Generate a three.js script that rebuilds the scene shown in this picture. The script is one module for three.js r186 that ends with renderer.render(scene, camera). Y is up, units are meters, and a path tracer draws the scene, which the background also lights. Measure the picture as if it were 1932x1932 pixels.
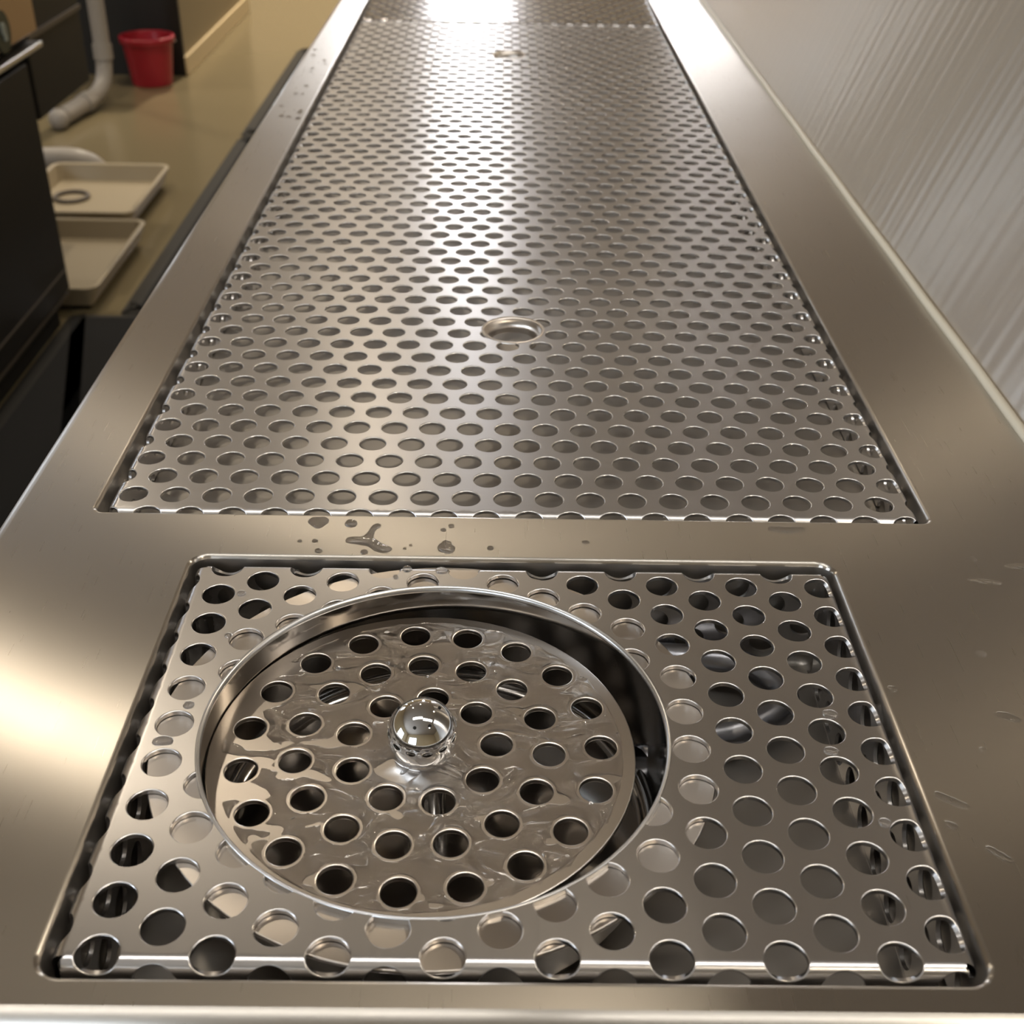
import * as THREE from 'three';
import { mergeGeometries } from 'three/addons/utils/BufferGeometryUtils.js';
import { RoundedBoxGeometry } from 'three/addons/geometries/RoundedBoxGeometry.js';
import { RectAreaLightUniformsLib } from 'three/addons/lights/RectAreaLightUniformsLib.js';
import { ImprovedNoise } from 'three/addons/math/ImprovedNoise.js';

// ---------------------------------------------------------------- camera, sky, lamps, exposure
const scene = new THREE.Scene();
const renderer = new THREE.WebGLRenderer({ antialias: true });
renderer.toneMapping = THREE.LinearToneMapping;
renderer.toneMappingExposure = 1.36;
renderer.shadowMap.enabled = true;
RectAreaLightUniformsLib.init();

const camera = new THREE.PerspectiveCamera(46.333, 1, 0.02, 40);
camera.position.set(-0.0037287, 0.2197218, 0.3489407);
camera.rotation.order = 'YXZ';
camera.rotation.set(-0.5736, -0.0152, 0.0226);
camera.focus = 0.365;
camera.userData.fStop = 24;
scene.add(camera);

scene.background = new THREE.Color().setRGB(0.9, 1.0, 1.2);          // overcast daylight outside the windows

const CEIL = 2.3, FLOOR = -0.9;                                      // metres from the steel deck
// recessed ceiling lamps: [x, z, intensity]
const LAMPS = [[-1.39, -2.33, 4.6], [-0.47, -3.37, 4.2], [-1.0, -6.1, 34], [0.9, -6.6, 7], [-2.5, -5.0, 5], [1.5, -1.6, 5], [1.2, 1.4, 4]];
const LAMP_COLOUR = new THREE.Color().setRGB(1.0, 0.86, 0.67);
// window light: [centre x, y, z], turn, width, height, intensity
const FAR_WINDOWS = [8, 27], LEFT_WINDOWS = [8, 1.6, 7], NEAR_WINDOW = 4, PANEL_LIGHT = 5.5;

// ---------------------------------------------------------------- helpers
const taken = {};
function numbered(n) { const k = taken[n] = (taken[n] ?? -1) + 1; return k ? `${n}_${String(k).padStart(3, '0')}` : n; }
function shade(o) { o.castShadow = true; o.receiveShadow = true; return o; }
function thing(name, label, category, [x, y, z] = [0, 0, 0], group) {
  const o = new THREE.Group(); o.name = numbered(name); o.position.set(x, y, z);
  o.userData = { label, category }; if (group) o.userData.group = group;
  scene.add(o); return o;
}
function part(name, geometry, material, parent, label) {
  const m = shade(new THREE.Mesh(geometry, material)); m.name = name; if (label) m.userData.label = label;
  parent.add(m); return m;
}
function single(name, geometry, material, label, category, group) {
  const m = shade(new THREE.Mesh(geometry, material)); m.name = numbered(name);
  m.userData = { label, category }; if (group) m.userData.group = group;
  scene.add(m); return m;
}
function struct(name, geometry, material, parent) {
  const m = shade(new THREE.Mesh(geometry, material)); m.name = name;
  if (!parent) m.userData = { kind: 'structure' };
  (parent ?? scene).add(m); return m;
}
function box(x0, x1, y0, y1, z0, z1, r = 0) {
  const g = r ? new RoundedBoxGeometry(x1 - x0, y1 - y0, z1 - z0, 2, r) : new THREE.BoxGeometry(x1 - x0, y1 - y0, z1 - z0);
  g.translate((x0 + x1) / 2, (y0 + y1) / 2, (z0 + z1) / 2); return g;
}
const join = (...g) => mergeGeometries(g.map((a) => a.index ? a.toNonIndexed() : a));
let seed = 7; const rnd = () => ((seed = (seed * 1664525 + 1013904223) >>> 0) / 4294967296);
const noise = new ImprovedNoise();
const mm = 0.001;

// ---------------------------------------------------------------- textures
function dataTexture(size, fn, repeat) {
  const d = new Uint8Array(size * size * 4);
  for (let j = 0; j < size; j++) for (let i = 0; i < size; i++) { const c = fn(i, j); for (let k = 0; k < 3; k++) d[(j * size + i) * 4 + k] = Array.isArray(c) ? c[k] : c; d[(j * size + i) * 4 + 3] = 255; }
  const t = new THREE.DataTexture(d, size, size); t.magFilter = THREE.LinearFilter; t.minFilter = THREE.LinearMipmapLinearFilter; t.generateMipmaps = true;
  t.wrapS = t.wrapT = THREE.RepeatWrapping; t.repeat.set(repeat, repeat); t.needsUpdate = true; return t;
}
// brushing: fine lines across u, drawn out along v; value goes to roughness (green)
function brushed(size, mean, spread, repeat, along) {
  const S = size, a = new Float32Array(S * S);
  const lines = []; for (let k = 0; k < S * 40; k++) lines.push([Math.floor(rnd() * S), Math.floor(rnd() * S), 20 + rnd() * 160, rnd() - 0.5]);
  for (const [i, j, l, w] of lines) for (let t = 0; t < l; t++) { const jj = (j + t) % S; a[along ? jj * S + i : i * S + jj] += w * Math.sin(Math.PI * t / l); }
  let m = 0; for (const x of a) m = Math.max(m, Math.abs(x));
  return dataTexture(S, (i, j) => {
    const w = noise.noise(i / 60, j / 60, 3.1) * 0.55 + noise.noise(i / 17, j / 17, 9.7) * 0.25;
    return Math.max(4, Math.min(252, 255 * (mean + spread * (a[j * S + i] / m * 2.2 + w))));
  }, repeat);
}
const deckRough = brushed(1024, 0.285, 0.009, 5, true);
const grateRough = brushed(512, 0.33, 0.012, 5, true);
// gently uneven sheet metal (0..1 = 0..bumpScale)
const warp = dataTexture(256, (i, j) => {
  const T = 2 * Math.PI / 256, x = i * T, y = j * T;
  return 128 + 40 * Math.sin(x * 2 + 1.3 * Math.sin(y)) + 30 * Math.sin(y * 3 + 1.1 * Math.sin(x * 2)) + 18 * Math.sin(x * 5 + y * 2) + 12 * Math.sin(x * 3 - y * 6);
}, 2.2);

// hand-polished sheet: shallow waves along v
const ripples = dataTexture(512, (i, j) => {
  const V = 2 * Math.PI * j / 512, U = 2 * Math.PI * i / 512;
  return 128 + 34 * Math.sin(29 * V + 2.2 * Math.sin(3 * V + 1) + 0.8 * Math.sin(U)) + 26 * Math.sin(47 * V + 3 * Math.sin(2 * V) + 0.6 * Math.sin(2 * U + 1)) + 20 * Math.sin(5 * V + 1.5 * Math.sin(U)) + 16 * Math.sin(3 * V + 2 * U);
}, 2);

// ---------------------------------------------------------------- materials
const metal = (r, g, b, rough, more = {}) => new THREE.MeshPhysicalMaterial({ color: new THREE.Color().setRGB(r, g, b), metalness: 1, roughness: rough, ...more });
const matte = (r, g, b, rough, more = {}) => new THREE.MeshStandardMaterial({ color: new THREE.Color().setRGB(r, g, b), roughness: rough, ...more });
const M = {
  deck: metal(0.60, 0.565, 0.515, 1, { roughnessMap: deckRough, anisotropy: 0.96, bumpMap: warp, bumpScale: 0.00006 }),
  splash: metal(0.60, 0.565, 0.52, 1, { roughnessMap: grateRough, anisotropy: 0.94, bumpMap: ripples, bumpScale: 0.00016 }),
  grateSmooth: metal(0.68, 0.66, 0.65, 0.17),
  grate: metal(0.68, 0.66, 0.65, 0.9, { roughnessMap: grateRough, anisotropy: 0.62 }),
  pan: metal(0.52, 0.49, 0.45, 0.42),
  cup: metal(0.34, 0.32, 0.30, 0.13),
  plate: metal(0.64, 0.585, 0.53, 0.3, { anisotropy: 0.9 }),
  rim: metal(0.75, 0.75, 0.75, 0.3),
  chrome: metal(0.86, 0.87, 0.89, 0.03),
  bead: matte(0.62, 0.56, 0.44, 0.35),
  water: new THREE.MeshPhysicalMaterial({ color: 0xffffff, roughness: 0, transmission: 1, ior: 1.333, thickness: 0.001 }),
  black: matte(0.010, 0.009, 0.008, 0.55),
  rubber: matte(0.007, 0.0065, 0.006, 0.95),
  rubberEdge: matte(0.03, 0.027, 0.022, 0.8),
  floor: matte(0.19, 0.155, 0.09, 0.2),
  wall: matte(0.56, 0.46, 0.30, 0.7),
  ceiling: matte(0.45, 0.40, 0.35, 0.8),
  cream: matte(0.66, 0.53, 0.32, 0.5),
  tan: matte(0.26, 0.205, 0.12, 0.5),
  red: matte(0.38, 0.014, 0.03, 0.35),
  pvc: matte(0.36, 0.335, 0.31, 0.4),
  tub: matte(0.40, 0.335, 0.23, 0.45),
  frame: matte(0.12, 0.10, 0.08, 0.5),
};

// ---------------------------------------------------------------- the room
const X0 = -3.6, X1 = 3.4, Z0 = -8, Z1 = 3.2, T = 0.15;
{
  struct('floor', box(X0 - T, X1 + T, FLOOR - T, FLOOR, Z0 - T, Z1 + T), M.floor);
  struct('ceiling', box(X0 - T, X1 + T, CEIL, CEIL + T, Z0 - T, Z1 + T), M.ceiling);
  // walls with window openings: a wall runs along s, openings [s0, s1, y0, y1]
  function wall(name, horizontal, at, thick, s0, s1, openings) {
    const g = []; const put = (a, b, y0, y1) => { if (b - a > 1e-4 && y1 - y0 > 1e-4) g.push(horizontal ? box(a, b, y0, y1, Math.min(at, at + thick), Math.max(at, at + thick)) : box(Math.min(at, at + thick), Math.max(at, at + thick), y0, y1, a, b)); };
    let s = s0;
    for (const [a, b, y0, y1] of openings) { put(s, a, FLOOR, CEIL); put(a, b, FLOOR, y0); put(a, b, y1, CEIL); s = b; }
    put(s, s1, FLOOR, CEIL);
    struct(name, join(...g), M.wall);
  }
  let n = 0;
  function windowIn(horizontal, at, [a, b, y0, y1], facing, panes, glow) {
    const w = new THREE.Group(); w.name = `window_${++n}`; w.userData = { kind: 'structure' }; scene.add(w);
    const f = 0.05, d = 0.06, mk = (p, q, r, t) => horizontal ? box(p, q, r, t, at - d / 2, at + d / 2) : box(at - d / 2, at + d / 2, r, t, p, q);
    const g = [mk(a, b, y0, y0 + f), mk(a, b, y1 - f, y1), mk(a, a + f, y0 + f, y1 - f), mk(b - f, b, y0 + f, y1 - f)];
    for (let k = 1; k < panes; k++) { const s = a + (b - a) * k / panes; g.push(mk(s - f / 2, s + f / 2, y0 + f, y1 - f)); }
    struct('window_frame', join(...g), M.frame, w);
    for (let k = 0; k < panes; k++) {
      const p = a + (b - a) * k / panes + f / 2, q = a + (b - a) * (k + 1) / panes - f / 2;
      const pane = struct('pane', new THREE.PlaneGeometry(q - p, y1 - y0 - 2 * f), new THREE.MeshPhysicalMaterial({ color: 0xffffff, roughness: 0, transmission: 1, thickness: 0, ior: 1.45 }), w);
      if (horizontal) pane.position.set((p + q) / 2, (y0 + y1) / 2, at); else { pane.position.set(at, (y0 + y1) / 2, (p + q) / 2); pane.rotation.y = Math.PI / 2; }
    }
    const L = new THREE.RectAreaLight(new THREE.Color().setRGB(...(glow > 20 ? [0.97, 0.97, 1.0] : [0.80, 0.90, 1.0])), glow, b - a - 0.1, y1 - y0 - 0.1);
    L.name = 'window_daylight'; scene.add(L);
    if (horizontal) L.position.set((a + b) / 2, (y0 + y1) / 2, at + 0.05 * facing); else L.position.set(at + 0.05 * facing, (y0 + y1) / 2, (a + b) / 2);
    const t = L.position.clone(); if (horizontal) t.z += facing; else t.x += facing; L.lookAt(t);
  }
  const far = [[-2.42, -2.26, -0.2, 0.9], [-0.48, 0.03, 1.36, 2.0]], left = [[-7.6, -7.25, -0.1, 0.9], [-5.6, -4.2, 0.3, 1.5], [0.4, 1.9, 0.1, 1.4]];
  wall('wall_far', true, Z0, -T, X0 - T, X1 + T, far);
  wall('wall_left', false, X0, -T, Z0, Z1, left);
  wall('wall_right', false, X1, T, Z0, Z1, []);
  wall('wall_near', true, Z1, T, X0 - T, X1 + T, [[-2.6, -0.9, 0.1, 1.5]]);
  windowIn(true, Z1 + 0.06, [-2.6, -0.9, 0.1, 1.5], -1, 2, NEAR_WINDOW);
  far.forEach((o, k) => windowIn(true, Z0 - 0.06, o, 1, 1, FAR_WINDOWS[k]));
  left.forEach((o, k) => windowIn(false, X0 - 0.06, o, 1, k ? 2 : 1, LEFT_WINDOWS[k]));
}
// recessed ceiling lamps
LAMPS.forEach(([x, z, I], k) => {
  const t = thing('ceiling_lamp', 'round recessed warm ceiling lamp', 'lamp', [x, CEIL, z], 'recessed ceiling lamps');
  part('trim_ring', new THREE.TorusGeometry(0.085, 0.012, 10, 40).rotateX(Math.PI / 2), M.cream, t);
  part('glowing_lens', new THREE.CylinderGeometry(0.078, 0.078, 0.012, 40).translate(0, -0.007, 0), new THREE.MeshStandardMaterial({ color: 0xffffff, emissive: LAMP_COLOUR, emissiveIntensity: 14 }), t);
  const L = new THREE.SpotLight(LAMP_COLOUR, I, 0, 1.1, 0.7); L.position.set(0, -0.03, 0); L.shadow.radius = 2.8; L.castShadow = true; L.name = 'lamp_light';
  const g = new THREE.Object3D(); g.name = 'aim'; g.position.set(0, -2, 0); t.add(g); L.target = g; t.add(L);
});

// long light panels on the ceiling over the bar
for (const [x, z, name, side] of [[-0.55, 0.05, 'white ceiling light panel over the bar, left of the tray', 1], [0.75, 0.25, 'white ceiling light panel over the bar, right of the tray', 1]]) {
  const t = thing('light_panel', name, 'lamp', [x, CEIL, z], 'ceiling light panels');
  part('panel_frame', join(box(-0.62, 0.62, -0.03, 0, -0.17, -0.15), box(-0.62, 0.62, -0.03, 0, 0.15, 0.17), box(-0.62, -0.60, -0.03, 0, -0.15, 0.15), box(0.60, 0.62, -0.03, 0, -0.15, 0.15)), M.cream, t);
  part('glowing_diffuser', box(-0.6, 0.6, -0.02, -0.005, -0.15, 0.15), new THREE.MeshStandardMaterial({ color: 0xffffff, emissive: new THREE.Color().setRGB(1, 0.96, 0.9), emissiveIntensity: 2 }), t);
  const L = new THREE.RectAreaLight(new THREE.Color().setRGB(1, 0.96, 0.9), PANEL_LIGHT, 1.18, 0.28); L.name = 'panel_light'; L.position.set(0, -0.031, 0); L.rotation.x = -Math.PI / 2; t.add(L);
}

// ---------------------------------------------------------------- steel deck with two basins
// rounded rectangle, counter-clockwise seen from above; returns points and outward normals
function roundedPath(x0, x1, z0, z1, r, n = 8) {
  const P = [];
  for (const [cx, cz, a0] of [[x1 - r, z1 - r, 0], [x0 + r, z1 - r, 90], [x0 + r, z0 + r, 180], [x1 - r, z0 + r, 270]])
    for (let k = 0; k <= n; k++) { const a = (a0 + 90 * k / n) * Math.PI / 180; P.push([cx + r * Math.cos(a), cz + r * Math.sin(a), Math.cos(a), Math.sin(a)]); }
  return P;
}
// sweep a profile [[outward offset, y], ...] round a path
function sweep(path, profile, flip) {
  const pos = [], uv = [], idx = [], n = path.length, m = profile.length; let s = 0;
  for (let i = 0; i <= n; i++) {
    const [x, z, nx, nz] = path[i % n]; if (i) { const q = path[i - 1]; s += Math.hypot(x - q[0], z - q[1]); }
    let h = 0;
    for (let j = 0; j < m; j++) { if (j) h += Math.hypot(profile[j][0] - profile[j - 1][0], profile[j][1] - profile[j - 1][1]); pos.push(x + nx * profile[j][0], profile[j][1], z + nz * profile[j][0]); uv.push(h, s); }
  }
  for (let i = 0; i < n; i++) for (let j = 0; j < m - 1; j++) { const a = i * m + j, b = a + m; if (flip) idx.push(a, b, a + 1, a + 1, b, b + 1); else idx.push(a, a + 1, b, a + 1, b + 1, b); }
  const g = new THREE.BufferGeometry(); g.setAttribute('position', new THREE.Float32BufferAttribute(pos, 3)); g.setAttribute('uv', new THREE.Float32BufferAttribute(uv, 2)); g.setIndex(idx); g.computeVertexNormals(); return g;
}
const arc = (cx, cy, r, a0, a1, n) => Array.from({ length: n + 1 }, (_, k) => { const a = (a0 + (a1 - a0) * k / n) * Math.PI / 180; return [cx + r * Math.cos(a), cy + r * Math.sin(a)]; });
function flatShape(outer, holes, y) {
  const toShape = (P, K) => { const s = new K(); P.forEach(([x, z], i) => i ? s.lineTo(x, -z) : s.moveTo(x, -z)); s.closePath(); return s; };
  const s = toShape(outer, THREE.Shape); for (const h of holes) s.holes.push(toShape(h, THREE.Path));
  const g = new THREE.ShapeGeometry(s); g.rotateX(-Math.PI / 2); g.translate(0, y, 0);
  const p = g.attributes.position, u = g.attributes.uv; for (let i = 0; i < p.count; i++) u.setXY(i, p.getX(i), p.getZ(i)); return g;
}
const off = (path, d) => path.map(([x, z, nx, nz]) => [x + nx * d, z + nz * d]);
const SEAM = 0.836;
const PAN_BACK = -0.0205, PAN_FRONT = -0.040;
const backOpen = roundedPath(-0.1384, 0.1427, -2 * SEAM + 0.010, 0.0118, 0.003);
const frontOpen = roundedPath(-0.0998, 0.1034, 0.0368, 0.1907, 0.0055);
const outerPath = roundedPath(-0.1680, 0.2200, -1.78, 0.2020, 0.006);
{
  const t = thing('drip_tray', 'long brushed stainless steel drip tray with two recessed openings', 'drip tray');
  const lip = 0.0013;
  part('deck', join(flatShape(off(outerPath, -0.0045), [off(backOpen, lip), off(frontOpen, lip)], 0)), M.deck, t);
  part('rolled_edge', sweep(outerPath, [...arc(-0.0045, -0.0045, 0.0045, 90, 0, 7), [0, -0.020], [0, -0.046], [-0.006, -0.046]], true), M.deck, t);
  for (const [path, d] of [[backOpen, PAN_BACK], [frontOpen, PAN_FRONT]]) {
    part('opening_lip', sweep(path, arc(lip, -lip, lip, 90, 180, 6), false), M.deck, t);
    const f = 0.003;
    const g = sweep(path, [[0, -lip], [0, d + f], ...arc(-f, d + f, f, 0, -90, 4).slice(1)], false);
    part('basin', join(g, flatShape(off(path, -f), [], d)), M.pan, t);
  }
}
// sloping backsplash along the right side of the deck
{
  const t = thing('backsplash', 'tall sloping brushed steel backsplash behind the drip tray', 'backsplash', [0.195, 0, -0.75]);
  const a = 70 * Math.PI / 180, H = 0.62, Lz = 2.0, th = 0.003;
  const pos = [], uv = [], idx = [], rows = 12, cols = 2;
  // small cove at the foot, then the flat sheet
  const prof = []; const rc = 0.004; for (let k = 0; k <= 5; k++) { const q = a * k / 5; prof.push([rc * Math.sin(q), rc * (1 - Math.cos(q))]); }
  for (let k = 1; k <= rows; k++) { const q = H * k / rows; prof.push([prof[5][0] + q * Math.cos(a), prof[5][1] + q * Math.sin(a)]); }
  const top = prof[prof.length - 1]; prof.push([top[0] + 0.03, top[1]], [top[0] + 0.03, top[1] - 0.02]);
  let s = 0;
  prof.forEach(([x, y], j) => { if (j) s += Math.hypot(x - prof[j - 1][0], y - prof[j - 1][1]); for (let i = 0; i <= cols; i++) { const z = -Lz / 2 + Lz * i / cols; pos.push(x, y, z); uv.push(s, z); } });
  for (let j = 0; j < prof.length - 1; j++) for (let i = 0; i < cols; i++) { const p = j * (cols + 1) + i, q = p + cols + 1; idx.push(p, p + 1, q, q, p + 1, q + 1); }
  const g = new THREE.BufferGeometry(); g.setAttribute('position', new THREE.Float32BufferAttribute(pos, 3)); g.setAttribute('uv', new THREE.Float32BufferAttribute(uv, 2)); g.setIndex(idx); g.computeVertexNormals();
  part('sheet', g, M.splash, t);
  // sealant bead in the corner
  const bp = []; for (let k = 0; k <= 60; k++) bp.push(new THREE.Vector3(0.0016 + 0.0002 * Math.sin(k * 1.7), 0.0012, -Lz / 2 + Lz * k / 60));
  part('sealant_bead', new THREE.TubeGeometry(new THREE.CatmullRomCurve3(bp), 120, 0.0020, 8), M.bead, t, 'cream sealant bead along the foot');
  part('support', box(0.035, 0.20, 0.0, 0.5, -Lz / 2, Lz / 2).applyMatrix4(new THREE.Matrix4().makeShear(0, 0, Math.tan(Math.PI / 2 - a), 0, 0, 0)), M.black, t);
}

// ---------------------------------------------------------------- perforated grates
const p = 14.29 * mm, hRow = p * Math.sqrt(3) / 2, RH = 4.85 * mm;
// A punched sheet folded down on four sides. Cells are laid flat in (u, v), cut, then bent.
function perforated({ x0, x1, z0, z1, R, drop, t, cells, cw, ch, cuts = [], fine }) {
  const pos = [], nor = [], uvs = [];
  const E = R * Math.PI / 2 + drop - R;                                  // length of sheet past the start of a bend
  const lo = [x0 + R, z0 + R], hi = [x1 - R, z1 - R];
  function bend1(s, a, b) {                                               // -> [place along, fall, cos, sin(signed)]
    const d = s > b ? s - b : s < a ? a - s : 0, sg = s > b ? 1 : -1; if (!d) return [s, 0, 1, 0];
    const th = Math.min(d / R, Math.PI / 2), rest = d - th * R;
    return [(s > b ? b : a) + sg * R * Math.sin(th), R * (1 - Math.cos(th)) + rest, Math.cos(th), sg * Math.sin(th)];
  }
  function emit(v) {
    const [X, fx, cx, sx] = bend1(v[0], lo[0], hi[0]), [Z, fz, cz, sz] = bend1(v[1], lo[1], hi[1]);
    // frames: along u, along v, out of the sheet
    let N, U, V;
    if (fx >= fz) { N = [sx, cx, 0]; U = [cx, -sx, 0]; V = [0, 0, 1]; } else { N = [0, cz, sz]; U = [1, 0, 0]; V = [0, -sz, cz]; }
    const y = -Math.max(fx, fz);
    pos.push(X + N[0] * v[2], y + N[1] * v[2], Z + N[2] * v[2]);
    const n = [0, 1, 2].map((k) => U[k] * v[3] + V[k] * v[4] + N[k] * v[5]); const l = Math.hypot(...n) || 1; nor.push(n[0] / l, n[1] / l, n[2] / l);
    uvs.push(v[0], v[1]);
  }
  const half = (P, f) => { const out = []; for (let i = 0; i < P.length; i++) { const A = P[i], B = P[(i + 1) % P.length], a = f(A), b = f(B); if (a >= 0) out.push(A); if ((a >= 0) !== (b >= 0)) { const q = a / (a - b); out.push(A.map((x, k) => x + (B[k] - x) * q)); } } return out; };
  function poly(P) {
    const cx = P.reduce((s, q) => s + q[0], 0) / P.length, cz = P.reduce((s, q) => s + q[1], 0) / P.length;
    const ox = Math.max(cx - hi[0], lo[0] - cx), oz = Math.max(cz - hi[1], lo[1] - cz);
    if (ox > 0.0006 && oz > 0.0006) return;                               // notched corner
    if (ox > -0.02 || oz > -0.02) {
      P = half(P, (q) => hi[0] + E - q[0]); P = half(P, (q) => q[0] - lo[0] + E); P = half(P, (q) => hi[1] + E - q[1]); P = half(P, (q) => q[1] - lo[1] + E);
    }
    for (const [mx, mz, r] of cuts) {
      const d = Math.hypot(cx - mx, cz - mz); if (d > r + 0.02) continue; if (d < r - 0.02) return;
      const nx = (cx - mx) / d, nz = (cz - mz) / d; P = half(P, (q) => (q[0] - mx) * nx + (q[1] - mz) * nz - r);
    }
    for (let k = 1; k + 1 < P.length; k++) { emit(P[0]); emit(P[k]); emit(P[k + 1]); }
  }
  for (const [hx, hz] of cells) {
    if (hx < lo[0] - E - cw / 2 || hx > hi[0] + E + cw / 2 || hz < lo[1] - E - ch / 2 || hz > hi[1] + E + ch / 2) continue;
    const bends = hx - cw / 2 < lo[0] || hx + cw / 2 > hi[0] || hz - ch / 2 < lo[1] || hz + ch / 2 > hi[1] || cuts.some(([mx, mz, r]) => Math.abs(Math.hypot(hx - mx, hz - mz) - r) < p * 1.2);
    const N = bends ? 48 : fine(hz), layers = bends ? 7 : 1, c = 0.00035;
    const ring = [];
    const corners = [Math.atan2(ch, cw), Math.PI / 2, Math.PI - Math.atan2(ch, cw), Math.PI + Math.atan2(ch, cw), 1.5 * Math.PI, 2 * Math.PI - Math.atan2(ch, cw)];
    const angles = Array.from({ length: N }, (_, k) => 2 * Math.PI * k / N);
    for (const a of corners) { let best = 0; angles.forEach((b, k) => { if (Math.abs(b - a) < Math.abs(angles[best] - a)) best = k; }); angles[best] = a; }
    for (const a of angles) { const C = Math.cos(a), S = Math.sin(a); ring.push([C, S, Math.min(cw / 2 / Math.max(Math.abs(C), 1e-9), ch / 2 / Math.max(Math.abs(S), 1e-9))]); }
    for (let k = 0; k < N; k++) {
      const A = ring[k], B = ring[(k + 1) % N];
      const at = (q, r, d, n) => [hx + q[0] * r, hz + q[1] * r, d, ...n(q)];
      const up = () => [0, 0, 1], down = () => [0, 0, -1], inn = (q) => [-q[0], -q[1], 0], lean = (q) => [-q[0] * 0.8, -q[1] * 0.8, 0.6];
      poly([at(A, RH, -c, inn), at(B, RH, -c, inn), at(B, RH, -t, inn), at(A, RH, -t, inn)].reverse());
      poly([at(A, RH, -c, lean), at(A, RH + c, 0, up), at(B, RH + c, 0, up), at(B, RH, -c, lean)].reverse());
      for (let j = 0; j < layers; j++) {
        const f0 = j / layers, f1 = (j + 1) / layers, r = (q, f, s) => s + (q[2] - s) * f;
        poly([at(A, r(A, f0, RH + c), 0, up), at(A, r(A, f1, RH + c), 0, up), at(B, r(B, f1, RH + c), 0, up), at(B, r(B, f0, RH + c), 0, up)].reverse());
        poly([at(A, r(A, f0, RH), -t, down), at(B, r(B, f0, RH), -t, down), at(B, r(B, f1, RH), -t, down), at(A, r(A, f1, RH), -t, down)].reverse());
      }
    }
  }
  const g = new THREE.BufferGeometry(); g.setAttribute('position', new THREE.Float32BufferAttribute(pos, 3)); g.setAttribute('normal', new THREE.Float32BufferAttribute(nor, 3)); g.setAttribute('uv', new THREE.Float32BufferAttribute(uvs, 2)); return g;
}
// a countersunk collar set in a larger hole
function collar() {
  const P = [[14.2, -0.6], [14.0, 0.15], [13.4, 0.3], [12.6, -0.1], [11.3, -1.6], [10.4, -3.4], [10.2, -6], [10.8, -6.2], [11.6, -2.4], [13.2, -0.9]].map(([r, y]) => new THREE.Vector2(r * mm, y * mm));
  return new THREE.LatheGeometry(P, 48);
}
{
  const cells = []; for (let k = -4; k < 72; k++) for (let i = -14; i <= 14; i++) cells.push([(i + (k & 1 ? 0.5 : 0)) * p, -k * hRow]);
  const g = perforated({ x0: -0.1355, x1: 0.1403, z0: 0.0113 - SEAM + 0.0025, z1: 0.0113, R: 0.003, drop: 0.0195, t: 0.0013, cells, cw: p, ch: hRow, cuts: [[0.0023, -0.141, 0.0137], [0.0008, -0.691, 0.0137]], fine: (z) => z > -0.2 ? 36 : z > -0.45 ? 24 : 16 });
  // brushed across: highlights draw out along the tray, so u and v change places
  const u = g.attributes.uv; for (let i = 0; i < u.count; i++) { const a = u.getX(i); u.setXY(i, u.getY(i), a); }
  const a = thing('drip_grate', 'long perforated steel grate behind the rinser grate', 'grate', [0, -0.0004, 0], 'long perforated drip grates');
  part('perforated_plate', g, M.grate, a);
  for (const [x, z] of [[0.0023, -0.141], [0.0008, -0.691]]) { const c = part('collar', collar(), M.plate, a, 'countersunk round collar in the grate'); c.position.set(x, 0, z); }
  const b = a.clone(); b.name = numbered('drip_grate'); b.position.z = -SEAM; b.position.y += 0.0004; b.rotation.x = 0.02; b.children[0].material = M.grateSmooth; b.userData = { label: 'far perforated steel grate beyond the seam, under white glare', category: 'grate', group: 'long perforated drip grates' }; scene.add(b);
}
const CUP = [-0.0191, 0.1126], PLATE_Y = -0.0008;
{
  const cells = []; const w = Math.sqrt(3) * p;
  for (let k = -6; k < 26; k++) for (let i = -7; i <= 7; i++) cells.push([-0.00156 + (i + (k & 1 ? 0.5 : 0)) * w, 0.17736 - k * p / 2]);
  // cells of this turned pattern: width w/2, depth p
  const g2 = perforated({ x0: -0.0984, x1: 0.1021, z0: 0.0392, z1: 0.1878, R: 0.0035, drop: -PAN_FRONT + PLATE_Y - 0.0002, t: 0.0014, cells, cw: w / 2, ch: p, cuts: [[...CUP, 0.0624]], fine: () => 44 });
  const t = thing('rinser_grate', 'square perforated steel grate with a large round cutout', 'grate', [0, PLATE_Y, 0]);
  part('perforated_plate', g2, M.grate, t);
}

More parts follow.
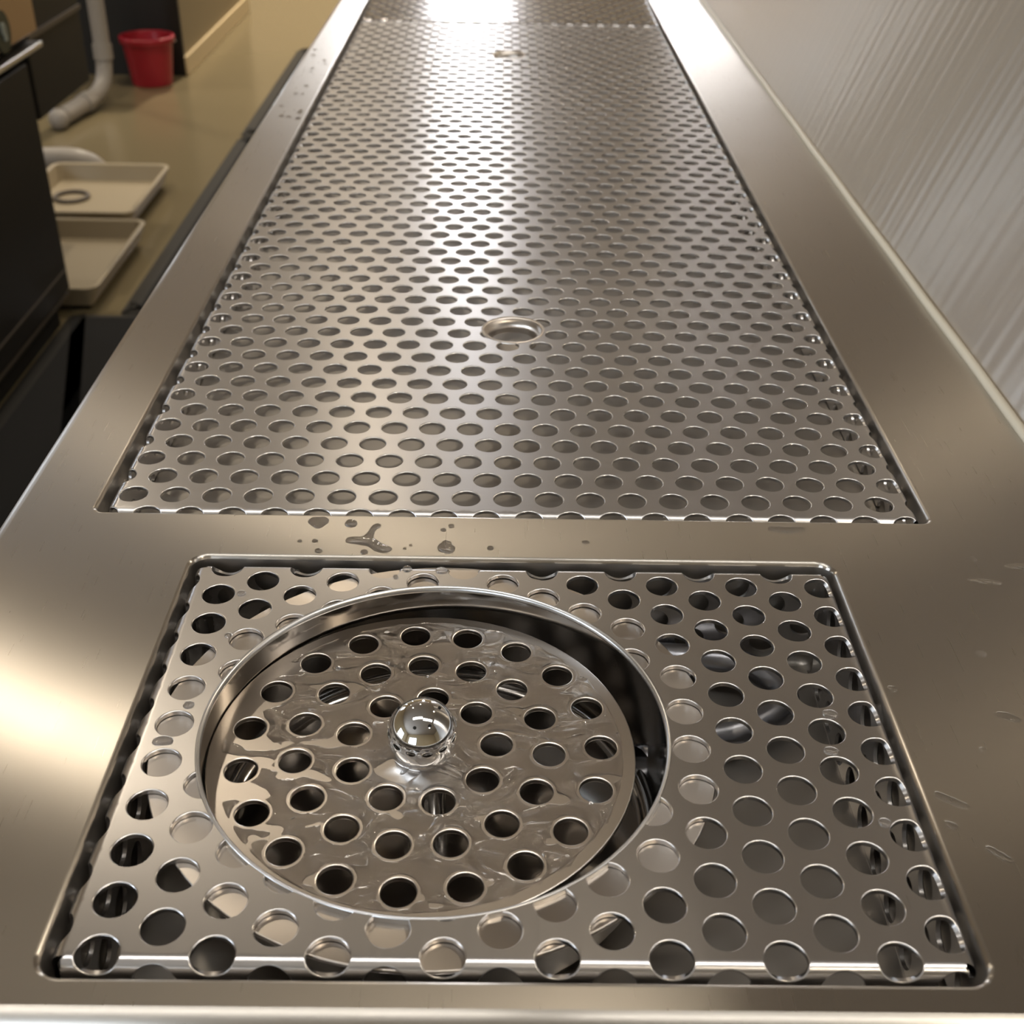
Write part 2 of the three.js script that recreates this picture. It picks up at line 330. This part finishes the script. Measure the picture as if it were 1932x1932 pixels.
// ---------------------------------------------------------------- glass rinser
const DISC = [-0.0228, -0.0100, 0.1117], DISC_R = 0.0576;
const discHoles = [];
for (const [r, n, a0] of [[48.3, 19, -96], [34.2, 15, -93], [20.0, 9, -85]]) for (let k = 0; k < n; k++) { const a = (a0 + 360 * k / n) * Math.PI / 180; discHoles.push([r * mm * Math.cos(a), r * mm * Math.sin(a)]); }
{
  const t = thing('glass_rinser', 'round glass rinser with perforated spray plate and chrome nozzle', 'glass rinser', [CUP[0], 0, CUP[1]]);
  const L = (P, n = 128) => new THREE.LatheGeometry(P.map(([r, y]) => new THREE.Vector2(r * mm, y * mm)), n);
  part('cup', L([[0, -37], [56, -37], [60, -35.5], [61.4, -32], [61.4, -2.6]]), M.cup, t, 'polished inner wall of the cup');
  part('cup_rim', L([[61.4, -2.6], [61.2, -2.2], [61.2, -1.5], [61.5, -1.0], [62.1, -0.7], [62.35, -0.8], [62.45, -1.1], [62.5, -3]]), M.rim, t, 'bright cut rim of the cup');
  part('mounting_flange', L([[62.5, -2.45], [74.2, -2.45], [74.6, -2.7], [74.6, -3.4], [74.2, -3.6], [62.5, -3.6]]), M.plate, t, 'flat ring under the perforated plate');
  // spray plate
  const s = new THREE.Shape(); s.absarc(0, 0, DISC_R - 0.0004, 0, 2 * Math.PI);
  for (const [x, z] of discHoles) { const h = new THREE.Path(); h.absarc(x, -z, 0.00465, 0, 2 * Math.PI, true); s.holes.push(h); }
  const g = new THREE.ExtrudeGeometry(s, { depth: 0.0009, bevelEnabled: true, bevelThickness: 0.0003, bevelSize: 0.0003, bevelSegments: 2, curveSegments: 40 });
  g.rotateX(-Math.PI / 2); g.translate(0, -0.0012, 0);
  const c = part('spray_plate', g, M.plate, t, 'round perforated plate with three rings of holes'); c.position.set(DISC[0] - CUP[0], DISC[1], DISC[2] - CUP[1]);
  // supply hose lying in the basin
  const hose = new THREE.CatmullRomCurve3([[58, -30, -16], [72, -31, -26], [92, -32, -34], [106, -32, -48], [96, -32, -62], [70, -32, -66], [30, -32, -67], [-20, -33, -68]].map((a) => new THREE.Vector3(...a).multiplyScalar(mm)));
  part('supply_hose', new THREE.TubeGeometry(hose, 80, 0.0055, 14), metal(0.45, 0.46, 0.5, 0.3), t, 'grey hose under the grate');
  // nozzle
  const N = new THREE.Group(); N.name = 'nozzle'; N.userData.label = 'polished chrome dome nozzle'; N.position.set(DISC[0] - CUP[0], DISC[1], DISC[2] - CUP[1]); t.add(N);
  const NR = 9.5, NC = 5.6; const prof = [[0, -26], [6, -26], [6, -0.4], [8.2, -0.3]]; for (let k = 0; k <= 30; k++) { const a = (-34 + 124 * k / 30) * Math.PI / 180; prof.push([NR * Math.cos(a), NC + NR * Math.sin(a)]); }
  part('dome', L(prof, 72), M.chrome, N);
  for (const [az, el] of [[-14, 50], [24, 52], [100, 60], [170, 45], [250, 45]]) {
    const A = az * Math.PI / 180, B = el * Math.PI / 180, d = new THREE.Vector3(Math.sin(A) * Math.cos(B), Math.sin(B), Math.cos(A) * Math.cos(B));
    const h = part('spray_hole', new THREE.CylinderGeometry(0.00045, 0.00045, 0.0004, 16), M.rubber, N); h.position.copy(d).multiplyScalar(0.0095).add(new THREE.Vector3(0, 0.0056, 0)); h.quaternion.setFromUnitVectors(new THREE.Vector3(0, 1, 0), d);
  }
}

// ---------------------------------------------------------------- water
// a sheet of water over a flat place: thickness f(x, z) in metres, where it is above zero
function waterSheet(x0, x1, z0, z1, step, f) {
  const nx = Math.max(4, Math.round((x1 - x0) / step)), nz = Math.max(4, Math.round((z1 - z0) / step)), H = [], pos = [], idx = [], id = new Map();
  for (let j = 0; j <= nz; j++) for (let i = 0; i <= nx; i++) H.push(f(x0 + (x1 - x0) * i / nx, z0 + (z1 - z0) * j / nz));
  const v = (k) => { if (!id.has(k)) { const i = k % (nx + 1), j = (k - i) / (nx + 1); id.set(k, pos.length / 3); pos.push(x0 + (x1 - x0) * i / nx, Math.max(H[k], -0.00008), z0 + (z1 - z0) * j / nz); } return id.get(k); };
  for (let j = 0; j < nz; j++) for (let i = 0; i < nx; i++) { const a = j * (nx + 1) + i, b = a + 1, c = a + nx + 1, d = c + 1; if (Math.max(H[a], H[b], H[c], H[d]) <= 0) continue; idx.push(v(a), v(c), v(b), v(b), v(c), v(d)); }
  const g = new THREE.BufferGeometry(); g.setAttribute('position', new THREE.Float32BufferAttribute(pos, 3)); g.setIndex(idx); g.computeVertexNormals(); return g;
}
// a drop from overlapping round blobs [x, z, r] in millimetres
function drop(blobs, height, name, label, group, y) {
  const c = [blobs.reduce((s, b) => s + b[0], 0) / blobs.length, blobs.reduce((s, b) => s + b[1], 0) / blobs.length], R = Math.max(...blobs.map((b) => Math.hypot(b[0] - c[0], b[1] - c[1]) + b[2])) * 1.15;
  const f = (x, z) => {
    let s = 0; for (const [bx, bz, r] of blobs) s += Math.exp(-6 * (Math.hypot(x / mm - bx + c[0], z / mm - bz + c[1]) / r - 1) * 0.5 * Math.min(r, 2.2) / 2.2 * 1.6);
    const d = Math.log(Math.max(s, 1e-9)) / 4.8 * 2.2;                    // about millimetres inside the outline
    return d <= 0 ? -0.00008 : height * mm * Math.sqrt(1 - (1 - Math.min(d / (height * 1.6), 1)) ** 2);
  };
  const m = single(name, waterSheet(-R * mm, R * mm, -R * mm, R * mm, Math.max(0.00012, R * mm / 45), f), M.water, label, 'water', group);
  m.position.set(c[0] * mm, y, c[1] * mm); return m;
}
const streak = (x, z, len, w, deg) => { const n = Math.max(1, Math.round(len / w)), a = deg * Math.PI / 180, o = []; for (let k = 0; k <= n; k++) { const q = (k / n - 0.5) * (len - w); o.push([x + q * Math.cos(a) + (rnd() - 0.5) * w * 0.15, z + q * Math.sin(a) + (rnd() - 0.5) * w * 0.25, w / 2 * (0.75 + 0.35 * Math.sin(Math.PI * (k + 0.5) / (n + 1)))]); } return o; };
{
  const B = 'water drops on the steel strip', F = 'water drops on the right of the deck', G = 'water drops on the rinser grate';
  const S = 'small clear water drop on the steel strip between the grates', D = 'thin clear streak of water on the deck beside the rinser grate', Q = 'clear water drop lying on the rinser grate';
  drop([[-51.5, 27.2, 1.4], [-50.1, 27.2, 2.0], [-48.5, 27.4, 2.2], [-46.8, 27.4, 2.4], [-45.2, 27.7, 2.4], [-43.5, 28.9, 2.5], [-41.9, 30.8, 2.5], [-40.2, 31.8, 2.2], [-38.6, 31.9, 1.5], [-45.5, 25.2, 2.0], [-45.0, 22.9, 1.4], [-44.6, 20.6, 1.2], [-43.9, 19.1, 1.3], [-42.9, 18.4, 1.0]].map(([x, z, r]) => [x, z, r * 0.8]), 1.0, 'water_puddle', 'forked puddle of water on the steel strip between the grates', B, 0);
  drop([[-64.4, 16.3, 1.9], [-62.6, 16.6, 2.2], [-61.2, 16.0, 1.7], [-62.8, 18.2, 1.8]], 1.1, 'water_drop', 'wide clear water drop at the front edge of the long grate', B, 0);
  drop([[-20.6, 30.6, 2.1], [-19.2, 31.2, 2.2], [-20.0, 28.6, 1.7]], 1.2, 'water_drop', 'plump pointed water drop on the steel strip, apart from the puddle', B, 0);
  for (const [x, z, w, d] of [[-52, 17.3, 4, 3.4], [-46, 33.7, 1.9, 2], [-21.3, 20.4, 1.6, 1.4], [-18.7, 18, 1.5, 1.6], [-5.6, 30.5, 1.6, 2], [-67.4, 28, 1.3, 1.1], [-62.6, 27.8, 1.8, 1.3], [-60.6, 33.4, 2.1, 2], [-31.4, 29.6, 0.9, 0.9], [-33.2, 31.4, 0.8, 0.9], [25.4, 26.4, 2.4, 1.4]])
    drop([[x - (w - Math.min(w, d)) / 2, z - (d - Math.min(w, d)) / 2, Math.min(w, d) / 2], [x + (w - Math.min(w, d)) / 2, z + (d - Math.min(w, d)) / 2, Math.min(w, d) / 2]], Math.min(w, d) * 0.3, 'water_drop', S, B, 0);
  drop(streak(93.1, 17.2, 13, 3.0, 0), 0.5, 'water_drop', 'long thin smear of water on the steel strip', B, 0);
  for (const [x, z, l, w, a] of [[164.5, 36.6, 11, 2.4, -3], [149.9, 45.2, 11, 1.7, 10], [136.8, 80.8, 3.4, 1.6, 15], [135.5, 107.4, 6.6, 2.2, 30], [107.0, 96.6, 3.0, 1.4, 15], [110.3, 138.2, 9.5, 2.2, 35], [107.8, 146.3, 3.6, 1.5, 35], [116.5, 155.3, 7, 1.5, 40], [150.5, 33, 2.6, 0.9, 70], [124, 120, 1.2, 0.8, 0]])
    drop(streak(x, z, l, w, a), 0.45, 'water_streak', D, F, 0);
  for (const [x, z, l, w, a] of [[87.4, 106.6, 4.2, 2.4, 10], [84.5, 120.4, 3.8, 2.0, 8], [92.1, 145.1, 2.9, 2.3, 30], [-89.7, 119.8, 5.3, 2.8, 0], [-86.1, 105.9, 2.6, 2.2, 0], [-31.7, 41.6, 2.9, 2.3, 0], [-20.9, 42.6, 3.5, 2.8, 0], [-81.2, 55.7, 2.5, 2.0, 0], [-81.3, 76.0, 2.0, 1.6, 0], [-35, 46, 1.4, 1.2, 0], [-66, 44, 1.3, 1.2, 0]])
    drop(streak(x, z, l, w, a), 0.8, 'water_drop', Q, G, PLATE_Y);
  for (let k = 0; k < 16; k++) { const x = -160 + 18 * rnd(), z = -470 - 230 * rnd(), w = 1.2 + 1.4 * rnd(); drop(streak(x, z, w * 1.6, w, 90 * rnd()), w * 0.22, 'water_drop', 'tiny water spot on the outer rim beside the long grate', 'water spots on the outer rim', 0); }
  // rippled film of rinse water on the spray plate, open over its holes
  const clear = (x, z) => { let d = DISC_R - 0.0035 - Math.hypot(x, z); for (const [hx, hz] of discHoles) d = Math.min(d, Math.hypot(x - hx, z - hz) - 0.0053); return d; };
  const f = (x, z) => {
    const e = clear(x, z); if (e <= 0) return -0.00008;
    const X = x / mm, Zz = z / mm, w = 3 * noise.noise(X / 16, Zz / 16, 4.2);
    let n = noise.noise(X / 15 + 2.1, (Zz + w) / 6.5, 1.7) + 0.4 * noise.noise(X / 6, (Zz + w) / 3.6, 8.3) + 0.44;
    n -= 0.6 * Math.max(0, -(X + 30) / 20);                               // the far left of the plate is nearly dry
    const edge = Math.min(1, e / 0.0016), body = Math.min(1, Math.max(0, n / 0.18));
    if (body <= 0) return -0.00008;
    const crest = (q) => Math.max(0, 1 - Math.abs(q) / 0.09) ** 1.3;       // standing ripples left by the spray
    const ripple = crest(noise.noise(X / 22, (Zz + 2 * w) / 9, 2.2)) + 0.8 * crest(noise.noise(X / 16 + 5, (Zz - w) / 10, 6.4));
    return (0.00034 * Math.sqrt(body * (2 - body)) + 0.0011 * ripple * Math.min(1, body)) * Math.sqrt(edge * (2 - edge));
  };
  const film = single('water_film', waterSheet(-DISC_R, DISC_R, -DISC_R, DISC_R, 0.00024, f), M.water, 'rippled film of clear water on the round spray plate', 'water');
  film.userData.kind = 'stuff'; film.position.set(...DISC);
}


// ---------------------------------------------------------------- things beside and below the tray
{
  const t = thing('bar_cabinet', 'dark bar cabinet under the steel drip tray', 'cabinet', [0, FLOOR, -0.79]);
  part('body', box(-0.15, 0.40, 0.09, -FLOOR - 0.0462, -0.98, 0.98), M.black, t);
  part('plinth', box(-0.09, 0.38, 0, 0.09, -0.96, 0.96), M.rubber, t);
  for (let k = 0; k < 3; k++) { const d = part('door', box(-0.168, -0.1505, 0.11, 0.82, -0.97 + k * 0.65, -0.97 + k * 0.65 + 0.63, 0.003), M.black, t); part('handle', box(-0.185, -0.1685, 0.70, 0.715, -0.72 + k * 0.65, -0.58 + k * 0.65, 0.003), M.rim, d); }
}
// black under-counter fridge across the aisle
{
  const t = thing('under_counter_fridge', 'black under-counter fridge with silver top edge, across the aisle', 'fridge', [-1.27, FLOOR, -0.8]);
  part('body', box(-0.28, 0.295, 0.043, 0.572, -1.335, 1.4, 0.004), M.black, t);
  part('plinth', box(-0.27, 0.285, 0, 0.043, -1.33, 1.39), M.rubber, t);
  for (let k = 0; k < 4; k++) part('door', box(0.296, 0.320, 0.085, 0.560, -1.335 + k * 0.68, -1.335 + k * 0.68 + 0.67, 0.004), M.black, t);
  part('top_edge', box(-0.28, 0.324, 0.5725, 0.584, -1.43, 1.4, 0.003), M.rim, t, 'silver metal top edge');
  for (const y of [0.076, 0.130]) part('base_strip', box(0.296, y > 0.1 ? 0.3215 : 0.318, y, y + 0.004, -1.33, 1.38), M.frame, t, 'thin metal strip at the foot');
}
{
  const t = thing('bar_machine', 'tan bar machine with a round dark badge, on the black fridge', 'machine', [-1.25, FLOOR + 0.5841, -1.63]);
  part('housing', box(-0.25, 0.285, 0.012, 0.34, -0.595, 0.6, 0.012), M.frame, t);
  part('base', box(-0.24, 0.275, 0, 0.012, -0.59, 0.59), M.rubber, t);
  part('front_panel', box(0.286, 0.300, 0.02, 0.33, -0.595, 0.595, 0.004), metal(0.55, 0.42, 0.30, 0.4), t, 'tan metal front panel');
  const b = part('badge', new THREE.CylinderGeometry(0.038, 0.038, 0.006, 40).rotateZ(Math.PI / 2), matte(0.02, 0.035, 0.025, 0.4), t, 'round dark green badge with a pale mark'); b.position.set(0.3031, 0.055, -0.402);
  part('badge_mark', join(box(-0.002, 0.002, -0.016, 0.012, -0.008, 0.002), box(-0.002, 0.002, -0.004, 0.016, -0.002, 0.008)).translate(0.0045, 0, 0), matte(0.5, 0.55, 0.5, 0.5), b);
}
{
  const t = thing('sink_unit', 'dark sink apron beside the fridge, above the beige tubs', 'sink', [-1.3, FLOOR, -2.495]);
  part('apron', box(-0.28, 0.29, 0.40, 0.80, -0.185, 0.185, 0.006), M.black, t);
  part('edge_strip', box(0.29, 0.296, 0.565, 0.575, -0.18, 0.18), M.frame, t);
  for (const [x, z] of [[-0.26, -0.16], [-0.26, 0.16]]) part('leg', box(x - 0.015, x + 0.015, 0, 0.40, z - 0.015, z + 0.015), M.black, t);
  part('wall_bracket', box(-0.50, -0.28, 0.5, 0.7, -0.1, 0.1), M.black, t);
}
// drain pipe
{
  const t = thing('drain_pipe', 'white plastic drain pipe with an elbow near the floor', 'pipe', [-1.41, FLOOR, -4.06]);
  const c = new THREE.CatmullRomCurve3([[0, 1.0, -0.01], [0, 0.5, -0.005], [0, 0.16, 0], [-0.005, 0.075, 0.03], [-0.02, 0.042, 0.10], [-0.045, 0.036, 0.25], [-0.06, 0.034, 0.34]].map((a) => new THREE.Vector3(...a)), false, 'catmullrom', 0.35);
  part('pipe', new THREE.TubeGeometry(c, 120, 0.028, 20), M.pvc, t);
  const fit = (k) => { const a = c.getPointAt(k), d = c.getTangentAt(k), m = part('coupling', new THREE.CylinderGeometry(0.033, 0.033, 0.05, 24), M.pvc, t); m.position.copy(a); m.quaternion.setFromUnitVectors(new THREE.Vector3(0, 1, 0), d); };
  fit(0.66); fit(0.86);
  const e = part('end_cap', new THREE.SphereGeometry(0.034, 24, 12), M.pvc, t); e.position.set(-0.062, 0.034, 0.37);
}
{
  const t = thing('drain_elbow', 'short white pipe elbow on the floor behind the beige tub', 'pipe', [-1.30, FLOOR, -3.22]);
  const c = new THREE.CatmullRomCurve3([[-0.25, 0.04, 0.03], [-0.06, 0.045, 0.01], [0.03, 0.04, 0.0], [0.07, 0.02, -0.01], [0.085, 0, -0.015]].map((a) => new THREE.Vector3(...a)));
  part('pipe', new THREE.TubeGeometry(c, 40, 0.034, 18), M.pvc, t);
}
// beige tubs on the floor
function tub(label, x0, x1, z0, z1, ring) {
  const t = thing('beige_tub', label, 'tub', [(x0 + x1) / 2, FLOOR, (z0 + z1) / 2], 'beige tubs on the floor');
  const w = (x1 - x0) / 2, d = (z1 - z0) / 2, path = roundedPath(-w, w, -d, d, 0.032, 6);
  const body = sweep(path, [[-0.02, 0.012], [-0.004, 0.050], [0, 0.058], [0, 0.061], [-0.010, 0.061], [-0.012, 0.056], [-0.024, 0.017]], true);
  part('body', join(body, flatShape(off(path, -0.024), [], 0.017), flatShape(off(path, -0.02), [], 0.012)), M.tub, t);
  for (const sx of [-1, 1]) for (const sz of [-1, 1]) part('foot', box(sx * (w - 0.05) - 0.02, sx * (w - 0.05) + 0.02, 0, 0.012, sz * (d - 0.05) - 0.02, sz * (d - 0.05) + 0.02), M.rubber, t);
  if (ring) { const r = part('drain_ring', new THREE.TorusGeometry(0.045, 0.006, 10, 32).rotateX(Math.PI / 2), M.frame, t, 'dark drain ring'); r.position.set(ring[0], 0.022, ring[1]); }
}
tub('beige tub with a dark drain ring, next to the white elbow', -1.306, -0.967, -3.13, -2.70, [-0.068, -0.027]);
tub('plain empty beige tub beside the fridge', -1.26, -0.915, -2.655, -2.19);
// red bucket
{
  const t = thing('red_bucket', 'red plastic bucket on the floor by the black cabinet', 'bucket', [-1.325, FLOOR, -4.33]);
  const L = (P) => new THREE.LatheGeometry(P.map(([r, y]) => new THREE.Vector2(r, y)), 48);
  part('body', L([[0, 0], [0.070, 0], [0.074, 0.004], [0.092, 0.165], [0.094, 0.170], [0.090, 0.170], [0.071, 0.010], [0, 0.008]]), M.red, t);
  part('rim', L([[0.0925, 0.150], [0.099, 0.151], [0.101, 0.168], [0.098, 0.174], [0.090, 0.173], [0.090, 0.168]]), M.red, t);
  const c = new THREE.CatmullRomCurve3(Array.from({ length: 13 }, (_, k) => { const a = Math.PI * k / 12; return new THREE.Vector3(-0.1 * Math.cos(a), 0.155 - 0.02 * Math.sin(a), -0.105 * Math.sin(a)); }));
  part('handle', new THREE.TubeGeometry(c, 40, 0.003, 8), M.rim, t);
}
// cabinet at the end of the aisle: black front, tan side
{
  const t = thing('end_cabinet', 'low cabinet with black front and tan side at aisle end', 'cabinet', [-1.9, FLOOR, -5.12]);
  part('body', box(-0.75, 0.668, 0, 0.8, -0.66, 0.64), M.tan, t, 'tan side');
  part('front_panel', box(-0.75, 0.671, 0.0, 0.8, 0.641, 0.66), M.black, t, 'black front');
  part('baseboard', box(0.669, 0.680, 0, 0.07, -0.66, 0.655, 0.003), M.cream, t);
}
// rubber floor mats
[[-4.94, -3.64, 'black floor mat with sloping edge, by the red bucket'], [-3.62, -2.182, 'black floor mat with sloping edge, between the tubs and bar cabinet'], [-2.18, 0.6, 'wide black floor mat between the fridge and bar cabinet', 0.395]].forEach(([a, b, label, w = 0.34]) => {
  const t = thing('floor_mat', label, 'mat', [-0.19 - w, FLOOR, (a + b) / 2], 'rubber floor mats');
  const path = roundedPath(-w, w, -(b - a) / 2, (b - a) / 2, 0.02, 4);
  part('top', flatShape(off(path, -0.045), [], 0.016), M.rubber, t);
  part('bevelled_edge', sweep(path, [[-0.045, 0.016], [-0.004, 0.004], [0, 0]], true), M.rubberEdge, t);
});

renderer.render(scene, camera);
